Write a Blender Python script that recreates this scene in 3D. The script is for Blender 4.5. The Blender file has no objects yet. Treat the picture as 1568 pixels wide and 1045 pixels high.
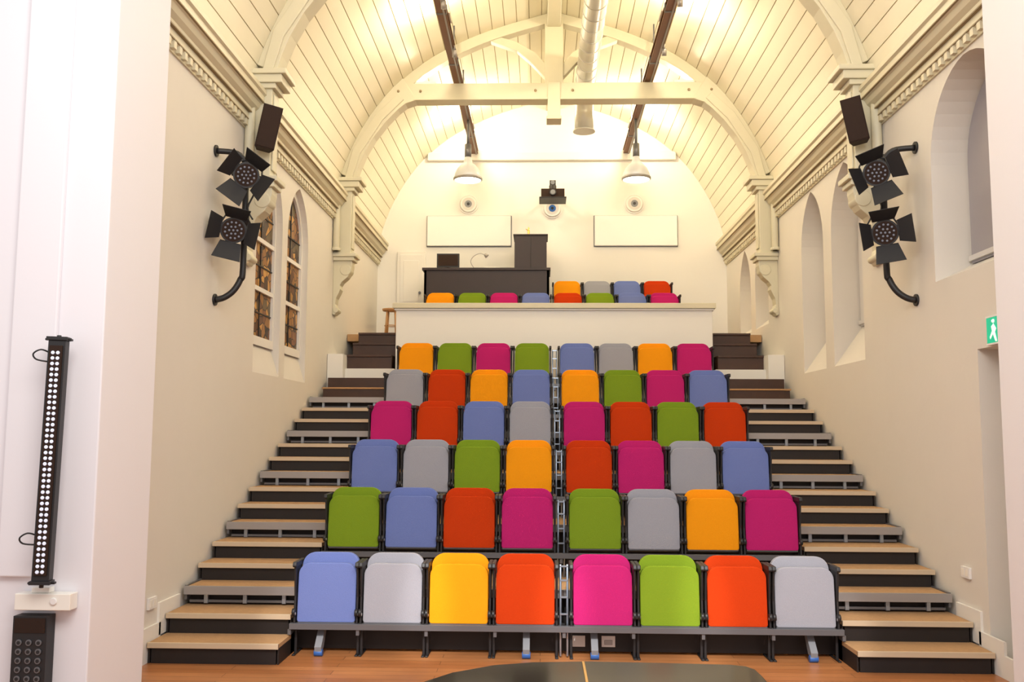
import bpy, bmesh, math, random
from mathutils import Matrix, Vector
random.seed(4)
C=0.171; HW=2.929; XL=C-HW; XR=C+HW; YF=5.9; YB=15.3
# ------------------------------------------------------------------ materials
def mat(name,col,rough=.6,metal=0,bump=0,bscale=60,var=0,vscale=4,emit=None,estr=0,coat=0,spec=None):
    m=bpy.data.materials.new(name);m.use_nodes=True
    nt=m.node_tree;b=nt.nodes["Principled BSDF"]
    b.inputs["Base Color"].default_value=(*col,1)
    b.inputs["Roughness"].default_value=rough;b.inputs["Metallic"].default_value=metal
    if coat:b.inputs["Coat Weight"].default_value=coat
    if spec is not None:b.inputs["Specular IOR Level"].default_value=spec
    if emit:
        b.inputs["Emission Color"].default_value=(*emit,1);b.inputs["Emission Strength"].default_value=estr
    tc=nt.nodes.new("ShaderNodeTexCoord")
    if bump:
        n=nt.nodes.new("ShaderNodeTexNoise");n.inputs["Scale"].default_value=bscale;n.inputs["Detail"].default_value=3
        nt.links.new(tc.outputs["Object"],n.inputs["Vector"])
        bp=nt.nodes.new("ShaderNodeBump");bp.inputs["Strength"].default_value=bump;bp.inputs["Distance"].default_value=.01
        nt.links.new(n.outputs["Fac"],bp.inputs["Height"]);nt.links.new(bp.outputs["Normal"],b.inputs["Normal"])
    if var:
        n=nt.nodes.new("ShaderNodeTexNoise");n.inputs["Scale"].default_value=vscale;n.inputs["Detail"].default_value=4
        nt.links.new(tc.outputs["Object"],n.inputs["Vector"])
        mx=nt.nodes.new("ShaderNodeMix");mx.data_type='RGBA'
        mx.inputs["A"].default_value=(*[c*(1-var) for c in col],1);mx.inputs["B"].default_value=(*[min(1,c*(1+var)) for c in col],1)
        nt.links.new(n.outputs["Fac"],mx.inputs["Factor"]);nt.links.new(mx.outputs["Result"],b.inputs["Base Color"])
    return m
def s2l(r,g,b):
    return tuple(((c/255)/12.92 if c/255<.04045 else ((c/255+.055)/1.055)**2.4) for c in (r,g,b))
M_wall=mat("plaster_cream",(.69,.65,.585),.85,bump=.08,bscale=25,var=.02)
M_back=mat("plaster_back",(.80,.775,.725),.85,bump=.05,bscale=25)
M_pier=mat("plaster_white",(.79,.77,.80),.8,bump=.05,bscale=25)
M_plank=mat("painted_planks",(.83,.78,.61),.55,bump=.06,bscale=12,var=.03)
M_gap=mat("plank_shadow_gap",(.42,.34,.19),.8)
M_truss=mat("painted_timber",(.62,.58,.43),.5,bump=.06,bscale=18,var=.04)
M_corn=mat("cornice_paint",(.64,.585,.42),.5)
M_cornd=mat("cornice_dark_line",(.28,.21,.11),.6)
M_recess=mat("recess_plaster",(.64,.615,.59),.8)
M_blind=mat("window_blind",(.34,.32,.34),.6)
M_trimw=mat("white_trim",(.80,.77,.71),.5)
M_black=mat("black_plastic",(.012,.011,.012),.5)
M_riser=mat("riser_black",(.010,.006,.005),.6,var=.3,vscale=8)
M_bstep=mat("stained_step",(.050,.018,.008),.45,var=.3,vscale=9)
M_tread=mat("tread_carpet",(.43,.25,.115),.85,bump=.3,bscale=150,var=.15,vscale=30)
M_nose=mat("tread_nosing",(.56,.44,.30),.45)
M_alu=mat("aluminium_edge",(.36,.34,.33),.45,metal=.5)
M_steel=mat("grey_steel",(.16,.16,.17),.4,metal=.5)
M_leg=mat("grey_leg_paint",(.22,.23,.25),.5)
M_chrome=mat("bluish_steel",(.38,.45,.55),.3,metal=.8)
M_blue=mat("blue_wheel",(.03,.12,.4),.4)
M_white=mat("white_plastic",(.8,.78,.75),.5)
M_panel=mat("acoustic_panel",(.88,.86,.83),.7,bump=.1,bscale=120)
M_desk=mat("dark_walnut",(.018,.006,.005),.5,var=.3,vscale=6)
M_brownrail=mat("rail_brown",(.20,.085,.04),.5)
M_duct=mat("galvanised_duct",(.62,.60,.54),.4,metal=.3)
M_spk=mat("speaker_case",(.028,.014,.009),.7,bump=.2,bscale=200,spec=.2)
M_led=mat("led_lens",(.75,.8,.95),.15,emit=(.7,.8,1),estr=.2)
M_ledd=mat("led_lens_dim",(.30,.32,.37),.1,metal=.4)
M_green=mat("exit_green",(.0,.45,.25),.5,emit=(0,.6,.35),estr=.4)
M_signw=mat("exit_white",(.9,.95,.9),.5,emit=(.9,1,.95),estr=.5)
M_piano=mat("piano_black_lacquer",(.004,.003,.003),.10,spec=.28)
M_brass=mat("brass",(.8,.52,.16),.25,metal=1)
M_ivory=mat("ivory",(.85,.82,.74),.3)
M_shade=mat("pendant_shade",(.62,.63,.64),.35,metal=.2,emit=(1,.93,.8),estr=.1)
M_bulb=mat("pendant_diffuser",(1,.95,.85),.4,emit=(1,.9,.72),estr=5)
M_wood=mat("light_wood",(.5,.28,.12),.5)
def floor_mat():
    m=bpy.data.materials.new("floor_boards");m.use_nodes=True;nt=m.node_tree;b=nt.nodes["Principled BSDF"]
    tc=nt.nodes.new("ShaderNodeTexCoord");br=nt.nodes.new("ShaderNodeTexBrick")
    br.inputs["Scale"].default_value=1;br.inputs["Brick Width"].default_value=1.4;br.inputs["Row Height"].default_value=.1
    br.inputs["Mortar Size"].default_value=.0025
    br.inputs["Color1"].default_value=(.48,.18,.06,1);br.inputs["Color2"].default_value=(.60,.25,.09,1);br.inputs["Mortar"].default_value=(.2,.08,.03,1)
    nt.links.new(tc.outputs["Object"],br.inputs["Vector"])
    mp=nt.nodes.new("ShaderNodeMapping");mp.inputs["Scale"].default_value=(2,30,1);nt.links.new(tc.outputs["Object"],mp.inputs["Vector"])
    n=nt.nodes.new("ShaderNodeTexNoise");n.inputs["Scale"].default_value=2;n.inputs["Detail"].default_value=5;nt.links.new(mp.outputs[0],n.inputs["Vector"])
    mx=nt.nodes.new("ShaderNodeMix");mx.data_type='RGBA';mx.blend_type='MULTIPLY';mx.inputs["Factor"].default_value=.45
    nt.links.new(br.outputs["Color"],mx.inputs["A"]);nt.links.new(n.outputs["Fac"],mx.inputs["B"])
    nt.links.new(mx.outputs["Result"],b.inputs["Base Color"]);b.inputs["Roughness"].default_value=.35
    return m
M_floor=floor_mat()
def glass_mat():
    m=bpy.data.materials.new("stained_glass");m.use_nodes=True;nt=m.node_tree;b=nt.nodes["Principled BSDF"]
    tc=nt.nodes.new("ShaderNodeTexCoord");v=nt.nodes.new("ShaderNodeTexVoronoi");v.inputs["Scale"].default_value=10
    nt.links.new(tc.outputs["Object"],v.inputs["Vector"])
    r=nt.nodes.new("ShaderNodeValToRGB");r.color_ramp.interpolation='CONSTANT';e=r.color_ramp.elements
    e[0].position=0;e[0].color=(.06,.03,.012,1);e[1].position=.85;e[1].color=(.55,.29,.07,1)
    for pos,c in ((.22,(.30,.14,.035,1)),(.42,(.12,.05,.018,1)),(.55,(.40,.21,.05,1)),(.65,(.14,.10,.045,1)),(.75,(.20,.08,.03,1))):
        x=e.new(pos);x.color=c
    sp=nt.nodes.new("ShaderNodeSeparateColor");nt.links.new(v.outputs["Color"],sp.inputs[0]);nt.links.new(sp.outputs[0],r.inputs[0])
    v2=nt.nodes.new("ShaderNodeTexVoronoi");v2.feature='DISTANCE_TO_EDGE';v2.inputs["Scale"].default_value=10;nt.links.new(tc.outputs["Object"],v2.inputs["Vector"])
    lt=nt.nodes.new("ShaderNodeMath");lt.operation='GREATER_THAN';lt.inputs[1].default_value=.05;nt.links.new(v2.outputs["Distance"],lt.inputs[0])
    mx=nt.nodes.new("ShaderNodeMix");mx.data_type='RGBA';mx.inputs["A"].default_value=(.01,.008,.006,1)
    nt.links.new(lt.outputs[0],mx.inputs["Factor"]);nt.links.new(r.outputs[0],mx.inputs["B"]);nt.links.new(mx.outputs["Result"],b.inputs["Base Color"])
    b.inputs["Roughness"].default_value=.4;b.inputs["Specular IOR Level"].default_value=.25
    return m
M_glass=glass_mat()
# ------------------------------------------------------------------ mesh builder
class MB:
    def __init__(s,name):
        s.name=name;s.bm=bmesh.new();s.mats=[];s.T=Matrix.Identity(4)
    def mi(s,m):
        if m not in s.mats:s.mats.append(m)
        return s.mats.index(m)
    def v(s,p):return s.bm.verts.new(s.T@Vector(p))
    def box(s,x0,x1,y0,y1,z0,z1,m):
        P=[s.v(p) for p in ((x0,y0,z0),(x1,y0,z0),(x1,y1,z0),(x0,y1,z0),(x0,y0,z1),(x1,y0,z1),(x1,y1,z1),(x0,y1,z1))]
        for q in ((3,2,1,0),(4,5,6,7),(0,1,5,4),(1,2,6,5),(2,3,7,6),(3,0,4,7)):
            f=s.bm.faces.new([P[i] for i in q]);f.material_index=s.mi(m)
    def prism(s,pts,axis,a0,a1,m,pts2=None,smooth=False):
        def P(p,a):
            return {'X':(a,p[0],p[1]),'Y':(p[0],a,p[1]),'Z':(p[0],p[1],a)}[axis]
        A=[s.v(P(p,a0)) for p in pts];B=[s.v(P(p,a1)) for p in (pts2 or pts)]
        n=len(pts);i_=s.mi(m);fs=[s.bm.faces.new(A),s.bm.faces.new(list(reversed(B)))]
        for i in range(n):
            f=s.bm.faces.new((A[i],B[i],B[(i+1)%n],A[(i+1)%n]));fs.append(f)
            f.smooth=smooth
        for f in fs:f.material_index=i_
        bmesh.ops.recalc_face_normals(s.bm,faces=fs)
    def cyl(s,p0,p1,r0,m,r1=None,seg=20,cap=True,smooth=True):
        if r1 is None:r1=r0
        p0=Vector(p0);p1=Vector(p1);d=(p1-p0).normalized()
        a=d.orthogonal().normalized();b=d.cross(a)
        A=[];B=[]
        for i in range(seg):
            t=2*math.pi*i/seg;o=a*math.cos(t)+b*math.sin(t)
            A.append(s.v(p0+o*r0));B.append(s.v(p1+o*r1))
        k=s.mi(m);fs=[]
        for i in range(seg):
            f=s.bm.faces.new((A[i],A[(i+1)%seg],B[(i+1)%seg],B[i]));f.smooth=smooth;fs.append(f)
        if cap:
            fs.append(s.bm.faces.new(list(reversed(A))));fs.append(s.bm.faces.new(B))
        for f in fs:f.material_index=k
    def tube(s,path,r,m,seg=12):
        path=[Vector(p) for p in path];k=s.mi(m);rings=[];a=None
        for i,p in enumerate(path):
            d=(path[min(i+1,len(path)-1)]-path[max(i-1,0)]).normalized()
            if a is None:a=d.orthogonal().normalized()
            else:a=(a-d*a.dot(d)).normalized()
            b=d.cross(a)
            rings.append([s.v(p+(a*math.cos(2*math.pi*j/seg)+b*math.sin(2*math.pi*j/seg))*r) for j in range(seg)])
        for i in range(len(rings)-1):
            for j in range(seg):
                f=s.bm.faces.new((rings[i][j],rings[i][(j+1)%seg],rings[i+1][(j+1)%seg],rings[i+1][j]));f.smooth=True;f.material_index=k
        for rg in (list(reversed(rings[0])),rings[-1]):
            f=s.bm.faces.new(rg);f.material_index=k
    def lathe(s,prof,cx,cy,m,seg=32):
        k=s.mi(m);rings=[]
        for r,z in prof:
            rings.append([s.v((cx+r*math.cos(2*math.pi*j/seg),cy+r*math.sin(2*math.pi*j/seg),z)) for j in range(seg)])
        for i in range(len(rings)-1):
            for j in range(seg):
                f=s.bm.faces.new((rings[i][j],rings[i][(j+1)%seg],rings[i+1][(j+1)%seg],rings[i+1][j]));f.smooth=True;f.material_index=k
    def sph(s,c,r,m,seg=10):
        k=s.mi(m);T=s.T@Matrix.Translation(c)
        g=bmesh.ops.create_uvsphere(s.bm,u_segments=seg,v_segments=max(6,seg//2+1),radius=r,matrix=T)
        for vv in g['verts']:
            for f in vv.link_faces:f.material_index=k;f.smooth=True
    def mesh(s):
        me=bpy.data.meshes.new(s.name);s.bm.to_mesh(me);s.bm.free()
        for m in s.mats:me.materials.append(m)
        return me
    def done(s,bevel=0,seg=2,loc=(0,0,0),rot=None):
        o=bpy.data.objects.new(s.name,s.mesh());bpy.context.collection.objects.link(o);o.location=loc
        if rot:o.rotation_euler=rot
        if bevel:addbev(o,bevel,seg)
        return o
def addbev(o,w,seg=2):
    b=o.modifiers.new("bevel","BEVEL");b.width=w;b.segments=seg;b.limit_method='ANGLE';b.angle_limit=math.radians(40)
def smoothpath(P,n=5):
    out=[]
    for i in range(len(P)-1):
        p=[Vector(P[max(0,min(len(P)-1,j))]) for j in (i-1,i,i+1,i+2)]
        for k in range(n):
            t=k/n
            out.append(.5*((2*p[1])+(p[2]-p[0])*t+(2*p[0]-5*p[1]+4*p[2]-p[3])*t*t+(3*p[1]-p[0]-3*p[2]+p[3])*t**3))
    out.append(Vector(P[-1]));return out
def rrect(cx,cz,w,h,rt,rb,n=6):
    pts=[]
    for (sx,sz,r,a0) in ((1,1,rt,0),(-1,1,rt,90),(-1,-1,rb,180),(1,-1,rb,270)):
        x=cx+sx*(w/2-r);z=cz+sz*(h/2-r)
        for i in range(n+1):
            a=math.radians(a0+90*i/n);pts.append((x+r*math.cos(a),z+r*math.sin(a)))
    return pts
def arch(y0,y1,z0,zs,za,n=10):
    a=(y1-y0)/2;H=za-zs;r=(a*a+H*H)/(2*a);cy=(y0+y1)/2
    pts=[(y0,z0),(y1,z0)]
    th=math.atan2(H,r-a)
    for i in range(n+1):
        t=th*i/n;pts.append((cy+a-r+r*math.cos(t),zs+r*math.sin(t)))
    for i in range(n-1,-1,-1):
        t=th*i/n;pts.append((cy-(a-r+r*math.cos(t)),zs+r*math.sin(t)))
    return pts
def boolean_cut(o,cut):
    m=o.modifiers.new("b","BOOLEAN");m.object=cut;m.operation='DIFFERENCE';m.solver='EXACT'
    dg=bpy.context.evaluated_depsgraph_get();dg.update()
    me=bpy.data.meshes.new_from_object(o.evaluated_get(dg))
    o.modifiers.clear();o.data=me
    bpy.data.objects.remove(cut)
# ------------------------------------------------------------------ shell
b=MB("floor");b.box(-6,6.3,-3,16,-.1,0,M_floor);b.done()
WINL=[(8.72,9.60),(9.80,10.68)]
b=MB("wall_left");b.box(XL-.5,XL,YF-.1,YB+.3,0,5.1,M_wall);wl=b.done()
c=MB("cut")
for y0,y1 in WINL:
    o1=arch(y0,y1,2.12,3.75,4.38);o2=arch(y0,y1,2.5,3.75,4.38)
    c.prism(o1,'X',XL+.02,XL-.10,M_wall,pts2=o2)
c=c.done();boolean_cut(wl,c)
b=MB("wall_right");b.box(XR,XR+.5,YF-.1,YB+.3,0,5.1,M_wall);wr=b.done()
c=MB("cut")
WINR=[(8.88,9.80,2.3,2.75),(10.08,10.92,2.3,2.75),(12.55,13.30,3.1,3.35),(13.58,14.32,3.1,3.35),(6.0,7.26,2.8,2.95)]
for y0,y1,zf,zb in WINR:
    o1=arch(y0,y1,zf,3.75,4.40);o2=arch(y0,y1,zb,3.75,4.40)
    c.prism(o1,'X',XR-.02,XR+.3,M_wall,pts2=o2)
c.box(XR-.02,XR+.3,5.95,6.62,.02,2.22,M_wall)
c=c.done();boolean_cut(wr,c)
for i,(y0,y1) in enumerate(WINL):
    b=MB("window_%d"%(i+1));X=XL-.095
    b.prism(arch(y0+.02,y1-.02,2.5,3.75,4.36),'X',X-.01,X,M_glass)
    oo=arch(y0,y1,2.47,3.75,4.38);ii=arch(y0+.07,y1-.045,2.56,3.75,4.29)
    n=len(oo);k=b.mi(M_trimw)
    A=[b.v((X+.03,*p)) for p in oo];B=[b.v((X+.03,*p)) for p in ii];D=[b.v((X,*p)) for p in ii]
    for j in range(n):
        for q in ((A[j],A[(j+1)%n],B[(j+1)%n],B[j]),(B[j],B[(j+1)%n],D[(j+1)%n],D[j])):
            f=b.bm.faces.new(q);f.material_index=k
    for z in (3.02,3.52):b.box(X,X+.025,y0+.05,y1-.04,z,z+.045,M_trimw)
    for z in (2.8,3.28,3.8):b.box(X,X+.01,y0+.05,y1-.04,z,z+.012,M_black)
    b.box(X,X+.01,(y0+y1)/2-.006,(y0+y1)/2+.006,2.55,4.25,M_black)
    b.done()
for i,(y0,y1,zf,zb) in enumerate(WINR):
    b=MB("window_%d"%(i+3));X=XR+.295
    b.prism(arch(y0+.03,y1-.03,zb,3.75,4.38),'X',X-.02,X+.01,M_blind if i==4 else M_recess)
    b.box(X-.04,X-.02,y0+.02,y1-.02,zb+.02,zb+.06,M_recess)
    b.done()
b=MB("door_1")
b.box(XR+.25,XR+.29,5.96,6.61,.02,2.2,M_trimw);b.box(XR+.24,XR+.25,6.05,6.52,.15,1.0,M_recess);b.box(XR+.24,XR+.25,6.05,6.52,1.15,2.1,M_recess)
b.cyl((XR+.2,6.55,1.05),(XR+.25,6.55,1.05),.012,M_steel);b.cyl((XR+.2,6.55,1.05),(XR+.2,6.44,1.05),.01,M_steel)
b.done(.004)
PROF=[(2.93,4.72),(2.84,5.1),(2.66,5.55),(2.40,5.98),(2.08,6.35),(1.6,6.72),(.9,7.05),(0,7.32)]
def catmull(P,n):
    out=[]
    for i in range(len(P)-1):
        p0=P[max(i-1,0)];p1=P[i];p2=P[i+1];p3=P[min(i+2,len(P)-1)]
        for k in range(n):
            t=k/n
            out.append(tuple(.5*((2*p1[j])+(-p0[j]+p2[j])*t+(2*p0[j]-5*p1[j]+4*p2[j]-p3[j])*t*t+(-p0[j]+3*p1[j]-3*p2[j]+p3[j])*t**3) for j in (0,1)))
    out.append(P[-1]);return out
def resample(P,n):
    L=[0]
    for i in range(1,len(P)):L.append(L[-1]+math.dist(P[i],P[i-1]))
    out=[]
    for k in range(n+1):
        s=L[-1]*k/n;i=0
        while i<len(L)-2 and L[i+1]<s:i+=1
        t=(s-L[i])/(L[i+1]-L[i]);out.append(tuple(P[i][j]+(P[i+1][j]-P[i][j])*t for j in (0,1)))
    return out
half=resample(catmull(PROF,8),24)
full=[(C-x,z) for x,z in half]+[(C+x,z) for x,z in reversed(half[:-1])]
b=MB("wall_back");b.prism([(XL-.5,0)]+[(XL-.5,4.72)]+[(x,z+.05) for x,z in full]+[(XR+.5,4.72),(XR+.5,0)],'Y',YB,YB+.3,M_back);b.done()
b=MB("ceiling")
Y0=5.0
for i in range(len(full)-1):
    (x0,z0),(x1,z1)=full[i],full[i+1]
    d=Vector((x1-x0,z1-z0));L=d.length;d/=L;n=Vector((-d.y,d.x))
    g=.005
    a=(x0+d.x*g,z0+d.y*g);e=(x1-d.x*g,z1-d.y*g)
    b.prism([a,e,(e[0]+n.x*.02,e[1]+n.y*.02),(a[0]+n.x*.02,a[1]+n.y*.02)],'Y',Y0,YB,M_plank)
    b.prism([(x0+n.x*.008,z0+n.y*.008),(x1+n.x*.008,z1+n.y*.008),(x1+n.x*.1,z1+n.y*.1),(x0+n.x*.1,z0+n.y*.1)],'Y',Y0,YB+.3,M_gap)
b.done()
b=MB("wall_front_left")
b.box(-6,-2.5,5.17,YF,0,7.6,M_pier);b.box(-3.02,-2.76,5.135,5.17,.8,7.6,M_pier)
b.done(.008)
b=MB("wall_front_right")
b.box(2.89,6.3,5.17,YF,0,7.6,M_pier)
b.done(.008)
def cornice(name,wx,sg):
    b=MB(name)
    pr=[(0,4.42),(.015,4.42),(.015,4.47),(.05,4.50),(.05,4.565),(.075,4.565),(.075,4.60),(.11,4.63),(.13,4.67),(.16,4.69),(.16,4.745),(.18,4.76),(.18,4.80),(0,4.80)]
    b.prism([(wx+sg*x,z) for x,z in pr],'Y',YF,YB,M_corn)
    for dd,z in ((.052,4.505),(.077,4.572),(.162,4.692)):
        b.box(min(wx,wx+sg*(dd+.001)),max(wx,wx+sg*(dd+.001)),YF,YB,z-.012,z-.002,M_cornd)  # dark strips paint in the shade under each moulding step
    y=YF+.05
    while y<YB-.05:
        x0,x1=sorted((wx,wx+sg*.048));b.box(x0,x1,y,y+.05,4.435,4.495,M_corn);y+=.105
    b.done()
cornice("trim_1",XL,1);cornice("trim_2",XR,-1)
for nm,wx,sg in (("baseboard_left",XL,1),("baseboard_right",XR,-1)):
    b=MB(nm)
    x0,x1=sorted((wx,wx+sg*.018))
    b.box(x0,x1,YF,6.75,0,.15,M_trimw)
    b.box(x0,x1,6.4,6.75,.15,.24,M_trimw)
    b.box(x0,x1,6.72,7.1,.15,.38,M_trimw)
    b.done()
# ------------------------------------------------------------------ trusses
def truss(y):
    b=MB("roof_truss");w=.11
    inner=[(2.67,4.98),(2.62,5.15),(2.54,5.35),(2.42,5.57),(2.26,5.78),(2.10,5.95),(2.0,6.03),(1.85,6.08)]
    outer=[p for p in half if 4.95<p[1]<6.42]
    for sg in (-1,1):
        poly=[(C+sg*x,z) for x,z in inner]+[(C+sg*x,z) for x,z in reversed(outer)]
        b.prism(poly,'Y',y-w,y+w,M_truss)
        poly=[(C+sg*x,z) for x,z in [(2.70,4.98),(2.60,5.33),(2.30,5.80),(2.02,6.08),(2.1,6.16),(2.40,5.88),(2.70,5.4),(2.80,4.98)]]
        b.prism(poly,'Y',y-w-.02,y+w+.02,M_truss)
        ra=[p for p in half if p[1]>6.2]
        b.prism([(C+sg*x,z) for x,z in ra]+[(C+sg*x*.97,z-.14) for x,z in reversed(ra)],'Y',y-.08,y+.08,M_truss)
        st=[(.08,6.55),(.25,6.75),(.5,6.9),(.9,7.03)]
        b.prism([(C+sg*x,z) for x,z in st]+[(C+sg*x,z) for x,z in [(.9,6.93),(.5,6.78),(.3,6.6),(.08,6.35)]],'Y',y-.06,y+.06,M_truss)
        wx=C+sg*HW
        def bx(d0,d1,y0,y1,z0,z1,m=M_truss):
            a,e=sorted((wx-sg*d0,wx-sg*d1));b.box(a,e,y0,y1,z0,z1,m)
        bx(0,.23,y-.11,y+.11,3.97,4.84)
        bx(0,.27,y-.14,y+.14,4.82,4.87);bx(0,.33,y-.16,y+.16,4.87,4.95);bx(0,.37,y-.18,y+.18,4.95,5.0)
        bx(0,.31,y-.15,y+.15,3.93,3.98);bx(0,.28,y-.13,y+.13,3.88,3.93)
        bx(.23,.245,y-.07,y+.07,4.05,4.78)
        b.cyl((wx-sg*.05,y-.17,4.0),(wx-sg*.05,y-.17,4.8),.045,M_truss,seg=16)
        b.cyl((wx-sg*.05,y-.17,4.0),(wx-sg*.05,y-.17,4.04),.06,M_truss,seg=16);b.cyl((wx-sg*.05,y-.17,4.70),(wx-sg*.05,y-.17,4.8),.065,M_truss,seg=16)
        cb=[(0,3.16),(.035,3.16),(.06,3.20),(.05,3.26),(.035,3.30),(.045,3.38),(.08,3.45),(.10,3.50),(.09,3.55),(.12,3.60),(.19,3.66),(.235,3.74),(.25,3.82),(.25,3.90),(0,3.90)]
        b.prism([(wx-sg*d,z) for d,z in cb],'Y',y-.09,y+.09,M_truss)
        for (d,z,r) in ((.165,3.76,.075),(.045,3.22,.035)):
            b.cyl((wx-sg*d,y-.10,z),(wx-sg*d,y+.10,z),r,M_truss,seg=20)
    b.box(C-2.36,C+2.36,y-.10,y+.10,6.08,6.31,M_truss)
    b.box(C-1.9,C+1.9,y-.115,y+.115,6.075,6.10,M_truss)
    b.box(C-.125,C+.125,y-.085,y+.085,6.3,7.25,M_truss)
    b.box(C-.085,C+.085,y-.125,y+.125,5.84,6.32,M_truss)
    b.box(C-.10,C+.10,y-.13,y+.13,5.80,5.845,M_truss)
    for dx in (-2.1,-1.8,-.25,.25,1.8,2.1):
        b.cyl((C+dx,y-.125,6.2),(C+dx,y-.10,6.2),.018,M_cornd,seg=10)
    b.done(.008)
for y in (12.1,8.42):truss(y)
b=MB("ridge_beam");b.box(C-.09,C+.09,5.2,YB,7.1,7.26,M_truss)
b.done(.01)
b=MB("trim_3");b.box(C-2.1,C+2.1,YB-.08,YB,6.22,6.36,M_trimw);b.done(.01)
# ------------------------------------------------------------------ overhead kit
for x in (C-1.30,C+1.27):
    b=MB("lighting_rail")
    b.box(x-.055,x+.055,5.2,YB,6.33,6.345,M_brownrail);b.box(x-.055,x+.055,5.2,YB,6.41,6.425,M_brownrail);b.box(x-.012,x+.012,5.2,YB,6.34,6.415,M_brownrail)
    b.box(x-.05,x-.035,5.2,YB,6.345,6.355,M_steel)
    b.box(x+.02,x+.04,5.2,YB,6.318,6.33,M_alu)
    y=5.6
    while y<15:
        b.box(x-.06,x+.06,y,y+.04,6.325,6.43,M_steel);b.cyl((x,y+.02,6.42),(x,y+.02,6.85),.01,M_steel,seg=8);y+=1.45
    for y in (7.2,9.6,10.9):
        b.cyl((x+.06,y,6.30),(x+.06,y+.03,6.22),.03,M_alu,seg=12);b.cyl((x+.06,y,6.36),(x+.06,y,6.30),.012,M_alu,seg=8)
    b.done()
b=MB("spiral_duct");xd=.62;zd=6.53
b.cyl((xd,5.2,zd),(xd,12.6,zd),.135,M_duct,seg=32)
y=5.25
while y<12.6:
    b.cyl((xd,y,zd),(xd,y+.02,zd),.141,M_duct,seg=32);y+=.30
b.tube([(xd,12.5,zd),(xd,12.75,zd-.02),(xd,12.93,zd-.12),(xd,13.0,zd-.28),(xd,13.0,zd-.55)],.135,M_duct,seg=28)
b.cyl((xd,13.0,zd-.55),(xd,13.0,zd-.57),.16,M_duct,seg=28)
b.done()
for x in (-1.10,1.42):
    b=MB("pendant_lamp");y=13.5;z=5.42
    b.lathe([(.0,z+.32),(.05,z+.32),(.06,z+.27),(.07,z+.23),(.11,z+.20),(.16,z+.14),(.195,z+.06),(.205,z),(.20,z-.005),(.19,z+.06),(.15,z+.13),(.10,z+.18)],x,y,M_shade)
    b.lathe([(.205,z+.0),(.21,z-.012),(.195,z-.03),(.0,z-.035)],x,y,M_bulb)
    b.lathe([(.207,z+.005),(.218,z-.0),(.218,z-.025),(.200,z-.036)],x,y,M_alu)
    b.cyl((x,y,z+.31),(x,y,z+.52),.05,M_steel,seg=16);b.cyl((x,y,z+.5),(x,y,6.32),.022,M_steel,seg=10)
    b.done()
for y in (12.1,8.42):
    for x in (C-1.75,C+1.75):
        b=MB("uplight_fitting");b.box(x-.14,x+.14,y-.05,y+.11,6.31,6.36,M_white);b.box(x-.12,x+.12,y-.03,y+.09,6.355,6.365,M_bulb);b.done(.005)
for y in (6.7,10.3,14.1):
    for x in (C-1.30,C+1.27):
        b=MB("uplight_fitting");b.box(x-.07,x+.07,y-.14,y+.14,6.43,6.47,M_white);b.box(x-.055,x+.055,y-.12,y+.12,6.465,6.475,M_bulb);b.done(.005)  # added fittings on the rails, housing for the extra vault lamps
b=MB("projector")
PX,PZ=.19,5.45
b.box(PX-.19,PX+.19,14.65,15.0,PZ-.02,PZ+.12,M_spk);b.cyl((PX,14.60,PZ+.05),(PX,14.66,PZ+.05),.055,M_black);b.cyl((PX,14.595,PZ+.05),(PX,14.60,PZ+.05),.04,M_ledd)
b.box(PX-.22,PX+.22,14.62,15.05,PZ-.04,PZ-.02,M_black)
b.cyl((PX,14.85,PZ+.12),(PX,14.85,PZ+.22),.06,M_black);b.box(PX-.05,PX+.05,14.80,14.90,PZ+.21,PZ+.30,M_black)
b.cyl((PX,14.78,PZ+.26),(PX,14.80,PZ+.26),.035,M_ledd)
b.cyl((PX,14.85,PZ+.16),(PX,YB,PZ+.16),.025,M_black)
b.done(.006)
for x in (-1.23,.19,1.57):
    b=MB("wall_speaker");z=5.47 if x!=.19 else 5.39
    b.cyl((x,YB-.03,z),(x,YB,z),.165,M_white,seg=36);b.cyl((x,YB-.05,z),(x,YB-.03,z),.13,M_white,r1=.15,seg=36)
    b.cyl((x,YB-.052,z),(x,YB-.05,z),.11,M_recess,seg=30)
    b.cyl((x,YB-.056,z),(x,YB-.052,z),.06,M_steel if x!=.19 else M_blue,seg=24);b.cyl((x,YB-.062,z),(x,YB-.056,z),.025,M_black,seg=16)
    b.done()
for x0,x1 in ((-1.92,-.51),(.90,2.28)):
    b=MB("acoustic_panel");b.box(x0,x1,YB-.06,YB-.01,4.75,5.26,M_panel);b.box(x0-.015,x1+.015,YB-.012,YB,4.735,5.275,M_steel);b.done(.006)
b=MB("door_2")
b.box(-2.42,-1.94,YB-.04,YB,3.0,4.66,M_trimw);b.box(-2.37,-1.99,YB-.05,YB-.04,3.0,4.60,M_back);b.box(-2.31,-2.05,YB-.055,YB-.05,3.8,4.5,M_trimw);b.cyl((-2.03,YB-.09,3.95),(-2.03,YB-.05,3.95),.02,M_steel)
b.done(.004)
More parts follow.
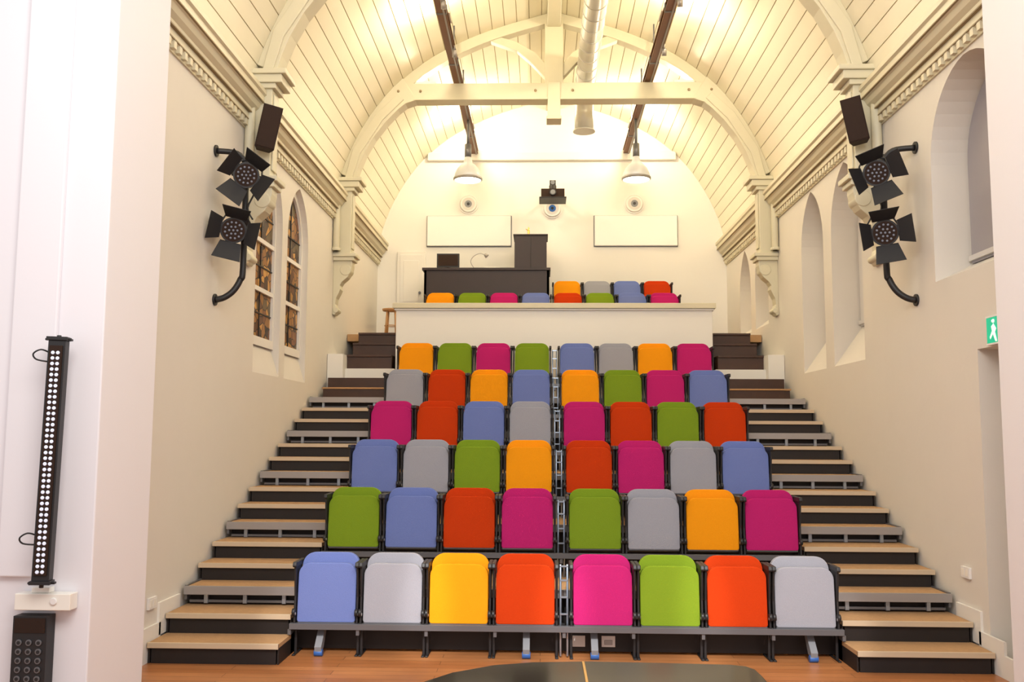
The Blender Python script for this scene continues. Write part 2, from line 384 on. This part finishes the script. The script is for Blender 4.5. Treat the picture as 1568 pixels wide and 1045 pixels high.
# ------------------------------------------------------------------ seating stand
D=.9193;R=.398;SX0=C-1.985;SX1=C+1.985
YE=[7.126+k*D for k in range(5)];LV=[.428+k*R for k in range(5)]
b=MB("tiered_seating_stand")
for k in range(5):
    y1=YE[k+1]+.03 if k<4 else 12.01
    b.box(XL+.03,XR-.03,YE[k]+.02,y1,LV[k]-.05,LV[k],M_tread)
    b.box(XL+.03,XR-.03,YE[k],YE[k]+.025,LV[k]-.06,LV[k]+.004,M_alu)
    zb=0 if k==0 else LV[k-1]
    b.box(XL+.05,XR-.05,YE[k]+.10,YE[k]+.13,zb,LV[k]-.05,M_riser)
    for xs in (XL+.03,XR-.05):
        b.box(xs,xs+.02,YE[k]+.02,y1,LV[k]-.10,LV[k]+.01,M_steel)
    for a0,a1 in ((XL+.06,SX0-.02),(SX1+.02,XR-.06)):
        for t in (.15,.5,.85):
            x=a0+(a1-a0)*t;b.box(x-.015,x+.015,YE[k]+.04,YE[k]+.07,LV[k]-.13,LV[k]-.05,M_chrome)
        b.box(a0,a1,YE[k]+.05,YE[k]+.07,LV[k]-.125,LV[k]-.105,M_steel)
for k in range(5):
    lo=0 if k==0 else LV[k-1]
    rise=(LV[k]-lo)/3
    for a0,a1 in ((XL+.025,SX0),(SX1,XR-.025)):
        for j in (1,2):
            yn=YE[k]-.306*(3-j);z=lo+rise*j
            b.box(a0,a1,yn,YE[k]+.1,z-.03,z,M_tread)
            b.box(a0,a1,yn-.008,yn+.012,z-.034,z+.003,M_nose)
            b.box(a0+.02,a1-.02,yn+.02,yn+.04,lo,z-.03,M_riser)
            for xs in (a0,a1-.012):b.box(xs,xs+.012,yn+.02,YE[k],lo,z-.03,M_riser)
b.box(SX0,SX1,6.98,7.0,.015,.2,M_riser)
b.box(.22,.33,6.972,6.98,.05,.13,M_white);b.box(.45,.55,6.972,6.98,.05,.13,M_white);b.box(.47,.53,6.969,6.972,.065,.10,M_alu)
for k in range(6):
    y=6.79+k*D;z=R*k
    b.box(SX0,SX1,y-.015,y+.03,z+.19,z+.232,M_steel)
    for i in range(9):
        x=SX0+(SX1-SX0)*i/8;b.box(x-.012,x+.012,y-.005,y+.34,z+.15,z+.19,M_steel)
    for dx in (-.025,.025):
        b.cyl((C+dx,y+.06,z+.03 if k else .01),(C+dx,y+.06,z+.66),.009,M_chrome,seg=8)
    for zz in (.3,.42,.54,.64):b.box(C-.03,C+.03,y+.05,y+.07,z+zz,z+zz+.012,M_chrome)
for x in (-1.60,-.10,.39,1.94):
    b.prism([(6.90,.20),(6.96,.20),(6.85,.05),(6.78,.03),(6.77,.07)],'X',x-.025,x+.025,M_leg)
    b.cyl((x-.03,6.80,.025),(x+.03,6.80,.025),.025,M_blue,seg=16)
    b.box(x-.07,x+.07,6.88,6.99,.185,.2,M_steel)
b.done(.003,1)
b=MB("upper_stairs")
for sg in (-1,1):
    w=C+sg*HW
    def bx(d0,d1,y0,y1,z0,z1,m):
        a,e=sorted((w-sg*d0,w-sg*d1));b.box(a,e,y0,y1,z0,z1,m)
    i0=HW-2.02
    bx(.06,i0,11.35,11.65,2.03,2.16,M_bstep);bx(.06,i0,11.60,11.95,2.03,2.30,M_bstep)
    bx(.05,i0,11.33,11.37,2.145,2.165,M_tread)
    bx(0.005,.81,12.02,12.2,1.9,2.44,M_trimw);bx(0.005,.85,11.92,12.01,2.05,2.44,M_trimw)
    bx(0.005,.21,11.78,12.9,2.04,2.62,M_trimw)
    for j,(y,z) in enumerate(((12.02,2.63),(12.38,2.82),(12.75,3.0))):
        bx(.21,.80,y,12.94,2.44,z-.03,M_bstep);bx(.21,.80,y-.02,min(y+.35,12.94),z-.03,z,M_bstep)
b.done(.004)
b=MB("balcony_parapet")
b.box(-1.92,2.25,12.08,12.25,2.02,3.25,M_trimw);b.box(-1.96,2.29,12.02,12.32,3.25,3.32,M_corn);b.box(-1.94,2.27,12.05,12.28,3.225,3.25,M_trimw)
b.done(.006)
b=MB("balcony_floor")
b.box(XL+.01,XR-.01,12.95,YB,2.9,3.0,M_tread);b.box(-1.92,2.25,12.25,12.95,2.9,3.0,M_tread)
b.box(XL+.6,XR-.6,14.12,YB,3.0,3.32,M_bstep);b.done()
# ------------------------------------------------------------------ seats
COL={'blue':s2l(110,125,182),'grey':s2l(158,158,166),'yel':s2l(243,154,24),'red':s2l(194,60,18),'pink':s2l(186,38,108),'green':s2l(122,148,38)}
FAB={k:mat("fabric_"+k,v,.95,bump=.35,bscale=260,spec=.08,var=.07,vscale=160) for k,v in COL.items()}
def seat_mesh(col):
    b=MB("auditorium_seat_"+col);F=FAB[col]
    tilt=Matrix.Rotation(math.radians(-4),4,'X')
    b.T=Matrix.Translation((0,.13,0))@tilt
    b.prism(rrect(0,.575,.425,.35,.095,.03,8),'Y',-.025,.03,F)
    b.prism(rrect(0,.56,.40,.33,.09,.03,6),'Y',.03,.045,M_black)
    b.T=Matrix.Translation((0,.035,.0))@tilt
    b.prism(rrect(0,.475,.425,.42,.085,.02,8),'Y',-.035,.035,F)
    b.prism(rrect(0,.27,.42,.03,.01,.01,3),'Y',-.03,.04,M_steel)
    b.T=Matrix.Identity(4)
    for sx in (-1,1):
        x=sx*.2275
        b.prism([(.0,.22),(.05,.22),(.07,.45),(.16,.60),(.20,.68),(-.01,.68),(.0,.61),(.02,.45)],'X',x-.008,x+.008,M_black)
        b.prism([(-.03,.672),(-.02,.66),(.22,.66),(.23,.672),(.22,.70),(-.02,.70)],'X',x-.014,x+.014,M_black)
        b.cyl((x-.014,.0,.34),(x+.010,.0,.34),.028,M_black,seg=14);b.cyl((x-.016*1,-.004,.33),(x+.014,-.004,.33),.012,M_alu,seg=10)
        b.box(x-.01,x+.01,.06,.085,.03,.25,M_black)
        b.box(x-.012,x+.012,.0,.22,.03,.042,M_black)
    b.box(-.22,.22,.09,.12,.24,.28,M_steel)
    return b.mesh()
SM={k:seat_mesh(k) for k in COL}
def seat(col,x,y,z):
    o=bpy.data.objects.new("auditorium_seat",SM[col]);bpy.context.collection.objects.link(o);o.location=(x,y,z);addbev(o,.014,3)
offs=[-(.28+.482*k) for k in (3,2,1,0)]+[.28+.482*k for k in range(4)]
ROWS=[['blue','grey','yel','red','pink','green','red','grey'],
['green','blue','red','pink','green','grey','yel','pink'],
['blue','grey','green','yel','red','pink','grey','blue'],
['pink','red','blue','grey','pink','red','green','red'],
['grey','red','yel','blue','yel','green','pink','blue'],
['yel','green','pink','green','blue','grey','yel','pink']]
for k,r in enumerate(ROWS):
    for i,cn in enumerate(r):seat(cn,C+offs[i],6.79+k*D,R*k+(0 if k else -.03))
for i,cn in enumerate(['yel','green','pink','blue','red','green','blue','pink']):seat(cn,-1.54+.488*i,13.86,3.0+.01)
for i,cn in enumerate(['yel','grey','blue','red']):seat(cn,.42+.478*i,14.55,3.32-.01)
# ------------------------------------------------------------------ balcony furniture
b=MB("control_desk")
b.box(-1.84,.13,14.3,14.34,3.32,4.16,M_desk);b.box(-1.84,-1.80,14.3,14.9,3.32,4.16,M_desk);b.box(.09,.13,14.3,14.9,3.32,4.16,M_desk);b.box(-1.87,.15,14.27,14.92,4.16,4.20,M_desk)
b.box(-.42,.09,14.4,14.9,4.2,4.74,M_desk);b.box(-.44,.11,14.38,14.92,4.74,4.76,M_desk);b.box(-.165,-.16,14.395,14.40,4.22,4.72,M_black)
b.done(.005)
b=MB("computer_monitor");b.box(-1.66,-1.30,14.45,14.49,4.24,4.46,M_black);b.box(-1.64,-1.32,14.445,14.45,4.26,4.44,M_spk);b.box(-1.5,-1.46,14.47,14.5,4.21,4.3,M_black);b.box(-1.57,-1.39,14.42,14.56,4.202,4.212,M_black);b.done(.004)
b=MB("desk_lamp");b.cyl((-1.05,14.5,4.202),(-1.05,14.5,4.217),.05,M_alu);b.tube(smoothpath([(-1.05,14.5,4.21),(-1.12,14.5,4.33),(-1.08,14.5,4.42),(-.98,14.5,4.47),(-.9,14.5,4.45)]),.007,M_alu,8);b.cyl((-.9,14.5,4.46),(-.86,14.5,4.42),.02,M_alu,r1=.035);b.done()
b=MB("paper_stack");b.box(-.98,-.72,14.42,14.62,4.202,4.225,M_white);b.box(-.9,-.66,14.45,14.6,4.225,4.24,M_ivory);b.done()
b=MB("figurine");b.lathe([(0,4.762),(.035,4.762),(.03,4.78),(.012,4.79),(.02,4.83),(.022,4.86),(.008,4.88),(.018,4.90),(.0,4.925)],-.2,14.6,M_brass,12);b.cyl((-.2,14.6,4.86),(-.245,14.6,4.89),.006,M_brass,seg=6);b.done()
b=MB("wooden_stool");sx,sy,h=-2.16,13.2,.40
b.lathe([(0,3.0+h-.035),(.13,3.0+h-.035),(.14,3.0+h-.02),(.14,3.0+h-.005),(0,3.0+h)],sx,sy,M_wood,20)
for a in range(4):
    t=math.pi/4+a*math.pi/2;b.cyl((sx+.08*math.cos(t),sy+.08*math.sin(t),3.0+h-.03),(sx+.11*math.cos(t),sy+.11*math.sin(t),3.0),.014,M_wood,seg=8)
b.tube([(sx+.10*math.cos(2*math.pi*i/16),sy+.10*math.sin(2*math.pi*i/16),3.15) for i in range(17)],.007,M_wood,6)
b.done()
# ------------------------------------------------------------------ stage lights
def par(b,pos,aim,roll,flap=.19):
    d=(Vector(aim)-Vector(pos)).normalized()
    q=d.to_track_quat('-Y','Z').to_matrix().to_4x4()
    b.T=Matrix.Translation(pos)@q@Matrix.Scale(.86,4)
    b.cyl((0,.14,0),(0,-.07,0),.105,M_black,seg=28);b.cyl((0,.20,0),(0,.14,0),.06,M_black,r1=.10,seg=28)
    for i in range(8):
        a=i*math.pi/4;b.box(.1*math.cos(a)-.006,.1*math.cos(a)+.006,.02,.15,.1*math.sin(a)-.006,.1*math.sin(a)+.006,M_black)
    b.cyl((0,-.07,0),(0,-.085,0),.125,M_black,seg=28)
    b.cyl((0,-.086,0),(0,-.088,0),.108,M_spk,seg=28)
    pts=[(0,0)]+[(.038*math.cos(t*math.pi/3),.038*math.sin(t*math.pi/3)) for t in range(6)]+[(.078*math.cos(t*math.pi/6+.2),.078*math.sin(t*math.pi/6+.2)) for t in range(12)]
    for x,z in pts:
        b.cyl((x,-.087,z),(x,-.098,z),.012,M_ledd,r1=.009,seg=10);b.sph((x,-.098,z),.006,M_ledd,8)
    T0=b.T.copy()
    for k,a in enumerate((0,90,180,270)):
        op=(-30,-52,-58,-44)[k]
        b.T=T0@Matrix.Rotation(math.radians(a+roll),4,'Y')@Matrix.Translation((0,-.09,.12))@Matrix.Rotation(math.radians(op),4,'X')
        L=flap if k%2==0 else flap*.8
        b.prism([(-.10,0),(.10,0),(.135,-L),(-.135,-L)],'Z',-.003,.003,M_black)
        b.cyl((-.1,0,0),(.1,0,0),.006,M_black,seg=8)
    b.T=T0
    b.tube([(-.105,.03,0),(-.14,.04,0),(-.14,.12,.08),(-.1,.16,.15),(0,.17,.17),(.1,.16,.15),(.14,.12,.08),(.14,.04,0),(.105,.03,0)],.009,M_black,8)
    b.T=Matrix.Identity(4)
def rig(wx,sg,name,lamps,y):
    b=MB(name)
    p=.22
    xs=wx+sg*p
    b.tube(smoothpath([(wx+sg*.012,y-.05,2.72),(wx+sg*.08,y-.04,2.74),(wx+sg*.15,y-.02,2.80),(wx+sg*.20,y,2.90),(xs,y,3.02),(xs,y,3.9)]),.026,M_black,14)
    b.cyl((wx+sg*.001,y-.05,2.72),(wx+sg*.015,y-.05,2.72),.05,M_black);b.cyl((wx+sg*.001,y-.15,3.98),(wx+sg*.015,y-.15,3.98),.05,M_black)
    b.tube(smoothpath([(xs,y,3.78),(xs,y-.02,3.9),(xs-sg*.06,y-.07,3.98),(wx+sg*.012,y-.15,3.98)]),.024,M_black,14)
    for (pos,aim,rl) in lamps:
        par(b,pos,aim,rl)
        b.cyl((xs,y,pos[2]+.14),(pos[0],pos[1]+.12,pos[2]+.14),.018,M_black,seg=10)
        b.cyl((xs,y,pos[2]+.08),(xs,y,pos[2]+.2),.04,M_black,seg=14)
        b.box(min(xs,pos[0])-.0,max(xs,pos[0])+.02,y-.04,y-.0,pos[2]-.05,pos[2]+.06,M_black)
    b.tube(smoothpath([(xs,y,3.8),(xs+sg*.08,y,3.68),(xs+sg*.03,y-.02,3.52),(xs+sg*.07,y,3.42)]),.008,M_black,6)
    b.done()
rig(XL,1,"stage_light_bracket",[((-2.48,7.52,3.76),(-1.2,2.5,2.7),35),((-2.57,7.52,3.29),(-1.4,2.5,2.3),12)],7.68)
rig(XR,-1,"stage_light_bracket",[((2.76,7.52,3.76),(1.4,2.5,2.7),-20),((2.81,7.52,3.26),(1.6,2.5,2.3),-8)],7.68)
for (x,z,sg) in ((-2.50,4.38,1),(2.82,4.42,-1)):
    b=MB("loudspeaker")
    b.prism([(-.088,-.08),(.088,-.08),(.06,.10),(-.06,.10)],'Z',-.20,.20,M_spk)
    b.prism([(-.08,-.087),(.08,-.087),(.08,-.08),(-.08,-.08)],'Z',-.19,.19,M_spk)
    b.cyl((0,.08,0),(-sg*.06,.20,0),.015,M_black)
    o=b.done(.008,2,loc=(x,8.14,z));o.rotation_euler=(math.radians(6),math.radians(10*sg),math.radians(22*sg))
# ------------------------------------------------------------------ foreground pier items
b=MB("led_batten")
b.T=Matrix.Translation((-2.715,5.00,0))@Matrix.Rotation(math.radians(1.0),4,'Y')@Matrix.Rotation(math.radians(10),4,'Z')
z0,z1=.80,2.11
b.box(-.045,.045,-.0,.07,z0,z1,M_black);b.box(-.034,.034,-.012,0,z0+.03,z1-.03,M_spk)
z=z0+.05
while z<z1-.05:
    for x in (-.013,.013):b.cyl((x,-.012,z),(x,-.018,z),.011,M_led,r1=.009,seg=10)
    z+=.0305
for z in (z0-.02,z1):
    b.box(-.055,.055,-.01,.07,z,z+.02,M_black);b.cyl((0,.03,z-.02),(0,.03,z+.03),.012,M_black,seg=10);b.box(-.07,.07,.02,.05,z+.0,z+.012,M_black)
for z in (1.02,2.02):
    b.tube(smoothpath([(-.04,.03,z+.02),(-.08,.0,z+.035),(-.115,-.01,z+.01),(-.10,0,z-.02),(-.04,.03,z-.03)]),.005,M_black,8)
b.box(-.02,.02,.06,.10,.9,.96,M_black);b.box(-.02,.02,.06,.10,1.9,1.96,M_black)
b.T=Matrix.Identity(4);b.done(.002,1)
b=MB("junction_box");b.box(-2.88,-2.57,5.08,5.165,.63,.72,M_ivory);b.box(-2.80,-2.70,5.10,5.16,.72,.75,M_ivory);b.cyl((-2.66,5.07,.68),(-2.66,5.08,.68),.02,M_white);b.done(.01,3)
b=MB("patch_panel");b.box(-2.88,-2.69,5.08,5.165,.0,.60,M_black);b.box(-2.87,-2.70,5.075,5.08,.51,.59,M_spk)
for i in range(3):
    for j in range(9):
        x=-2.84+.055*i;z=.075+.048*j;b.cyl((x,5.072,z),(x,5.08,z),.017,M_steel,seg=14);b.cyl((x,5.070,z),(x,5.072,z),.010,M_black,seg=10)
b.done(.004)
b=MB("wall_socket");b.box(XL+.001,XL+.02,6.53,6.66,.36,.44,M_white);b.box(XL+.02,XL+.022,6.545,6.585,.375,.425,M_ivory);b.box(XL+.02,XL+.022,6.605,6.645,.375,.425,M_ivory);b.done(.004)
b=MB("wall_socket");b.box(XR-.02,XR-.001,6.86,6.99,.58,.66,M_white);b.box(XR-.022,XR-.02,6.875,6.915,.595,.645,M_ivory);b.box(XR-.022,XR-.02,6.935,6.975,.595,.645,M_ivory);b.done(.004)
b=MB("exit_sign")
g=XR-.025;ya,yb=6.13,6.42;dz=-.008
b.box(g,XR-.001,ya,yb,2.245+dz,2.425+dz,M_green);b.box(g-.002,XR-.001,ya-.008,yb+.008,2.235+dz,2.247+dz,M_white);b.box(g-.002,XR-.001,ya-.008,yb+.008,2.423+dz,2.435+dz,M_white)
yc=yb-.10
b.sph((g,yc,2.386),.014,M_signw)
b.prism([(yc+.03,2.351),(yc,2.369),(yc-.035,2.331),(yc-.015,2.311),(yc-.04,2.246),(yc-.02,2.246),(yc+.01,2.301),(yc+.05,2.266),(yc+.055,2.281),(yc+.02,2.321)],'X',g-.003,g+.002,M_signw)
b.box(g-.003,g+.002,ya+.03,ya+.10,2.252,2.402,M_signw)
b.done()
# ------------------------------------------------------------------ grand piano
b=MB("grand_piano")
b.T=Matrix.Translation((.03,.02,.025))@Matrix.Diagonal((.92,1,1,1))
out=[(.56,.95),(.56,2.34),(.557,2.40),(.54,2.43),(.50,2.445),(.30,2.455),(.10,2.46),(-.05,2.445),(-.16,2.41),(-.27,2.33),(-.38,2.18),(-.47,2.0),(-.56,1.8),(-.68,1.6),(-.82,1.42),(-.9,1.25),(-.92,1.1),(-.92,.95)]
def inset(P,d):
    cx=sum(p[0] for p in P)/len(P);cy=sum(p[1] for p in P)/len(P)
    return [(cx+(x-cx)*(1-d),cy+(y-cy)*(1-d)) for x,y in P]
b.prism(inset(out,.02),'Z',.66,.955,M_piano,smooth=True);b.prism(out,'Z',.965,.992,M_piano)
b.prism(inset(out,.012),'Z',.955,.965,M_brass)
b.box(.085,.093,1.2,2.45,.992,.9945,M_brass)
b.box(-.92,.56,.70,.95,.66,.72,M_piano);b.box(-.92,-.86,.70,.95,.72,.86,M_piano);b.box(.50,.56,.70,.95,.72,.86,M_piano)
b.box(-.86,.50,.72,.88,.72,.75,M_ivory)
for i in range(36):
    if i%7 not in (2,6):b.box(-.86+.0378*(i+1)-.006,-.86+.0378*(i+1)+.006,.78,.88,.75,.765,M_black)
b.box(-.86,.50,.88,.95,.72,.955,M_piano)
for x,y in ((-.75,1.1),(.42,1.1),(.25,2.2)):
    b.cyl((x,y,.66),(x,y,.04),.06,M_piano,r1=.04,seg=8,smooth=False);b.cyl((x-.02,y,.005),(x+.02,y,.005),.03,M_brass)
    b.box(x-.03,x+.03,y-.03,y+.03,.02,.05,M_brass)
b.box(-.25,-.22,1.0,1.03,.1,.66,M_piano);b.box(-.12,-.09,1.0,1.03,.1,.66,M_piano);b.box(-.3,-.04,.96,1.05,.08,.14,M_piano)
for x in (-.24,-.17,-.10):b.box(x-.012,x+.012,.86,.98,.09,.1,M_brass)
b.done(.004,2)
# ------------------------------------------------------------------ lights
def area(name,loc,aim,sx,sy,pw,col):
    l=bpy.data.lights.new(name,'AREA');l.shape='RECTANGLE';l.size=sx;l.size_y=sy;l.energy=pw;l.color=col
    o=bpy.data.objects.new(name,l);bpy.context.collection.objects.link(o);o.location=loc
    o.rotation_euler=(Vector(aim)-Vector(loc)).to_track_quat('-Z','Y').to_euler();return o
def point(name,loc,pw,col,r=.1):
    l=bpy.data.lights.new(name,'POINT');l.energy=pw;l.color=col;l.shadow_soft_size=r
    o=bpy.data.objects.new(name,l);bpy.context.collection.objects.link(o);o.location=loc;return o
def spot(name,loc,aim,pw,ang,col,blend=.4):
    l=bpy.data.lights.new(name,'SPOT');l.energy=pw;l.color=col;l.spot_size=math.radians(ang);l.spot_blend=blend;l.shadow_soft_size=.08
    o=bpy.data.objects.new(name,l);bpy.context.collection.objects.link(o);o.location=loc
    o.rotation_euler=(Vector(aim)-Vector(loc)).to_track_quat('-Z','Y').to_euler();return o
WARM=(1,.85,.61);NEU=(1,.955,.90)
for y in (12.1,8.42):
    for x in (C-1.75,C+1.75):
        point("uplight_lamp",(x,y+.03,6.46),110,WARM,.06)
for y,pw in ((6.7,60),(10.3,80),(14.1,80)):
    for x in (C-1.30,C+1.27):point("uplight_lamp",(x,y,6.58),pw,WARM,.06)  # extra lamps added above the rails to brighten the upper vault
for x in (-1.10,1.42):point("pendant_light",(x,13.5,5.30),20,WARM,.12)
area("camera_side_fill",(.2,1.5,5.0),(.2,9.5,1.2),4.5,2.0,270,NEU)  # added soft fill from the camera side, out of view
area("hall_down_area",(C,9.8,6.3),(C,9.8,0),1.6,3.0,25,(1,.90,.76))  # weak area light facing down mid-hall, without a fitting
for dx in (-1.5,-.5,.5,1.5):
    spot("front_row_fill",(C+dx*.8,2.0,4.6),(C+dx,6.75,.42),1050,13.5,(1,.95,.92))  # unseen spots added only to brighten the first seat row
w=bpy.data.worlds.new("World");bpy.context.scene.world=w;w.use_nodes=True
w.node_tree.nodes["Background"].inputs[0].default_value=(1,.955,.97,1);w.node_tree.nodes["Background"].inputs[1].default_value=.82
# ------------------------------------------------------------------ camera
cam=bpy.data.cameras.new("camera");cam.sensor_width=36;cam.lens=36*1411.5/1568;cam.clip_start=.05
co=bpy.data.objects.new("camera",cam);bpy.context.collection.objects.link(co)
co.matrix_world=Matrix.Translation((0,0,1.608))@Matrix.Rotation(.0314,4,'Z')@Matrix.Rotation(math.pi/2+.1,4,'X')@Matrix.Rotation(.0051,4,'Z')
sc=bpy.context.scene;sc.camera=co
sc.view_settings.view_transform='Standard';sc.view_settings.look='None';sc.view_settings.exposure=0.0
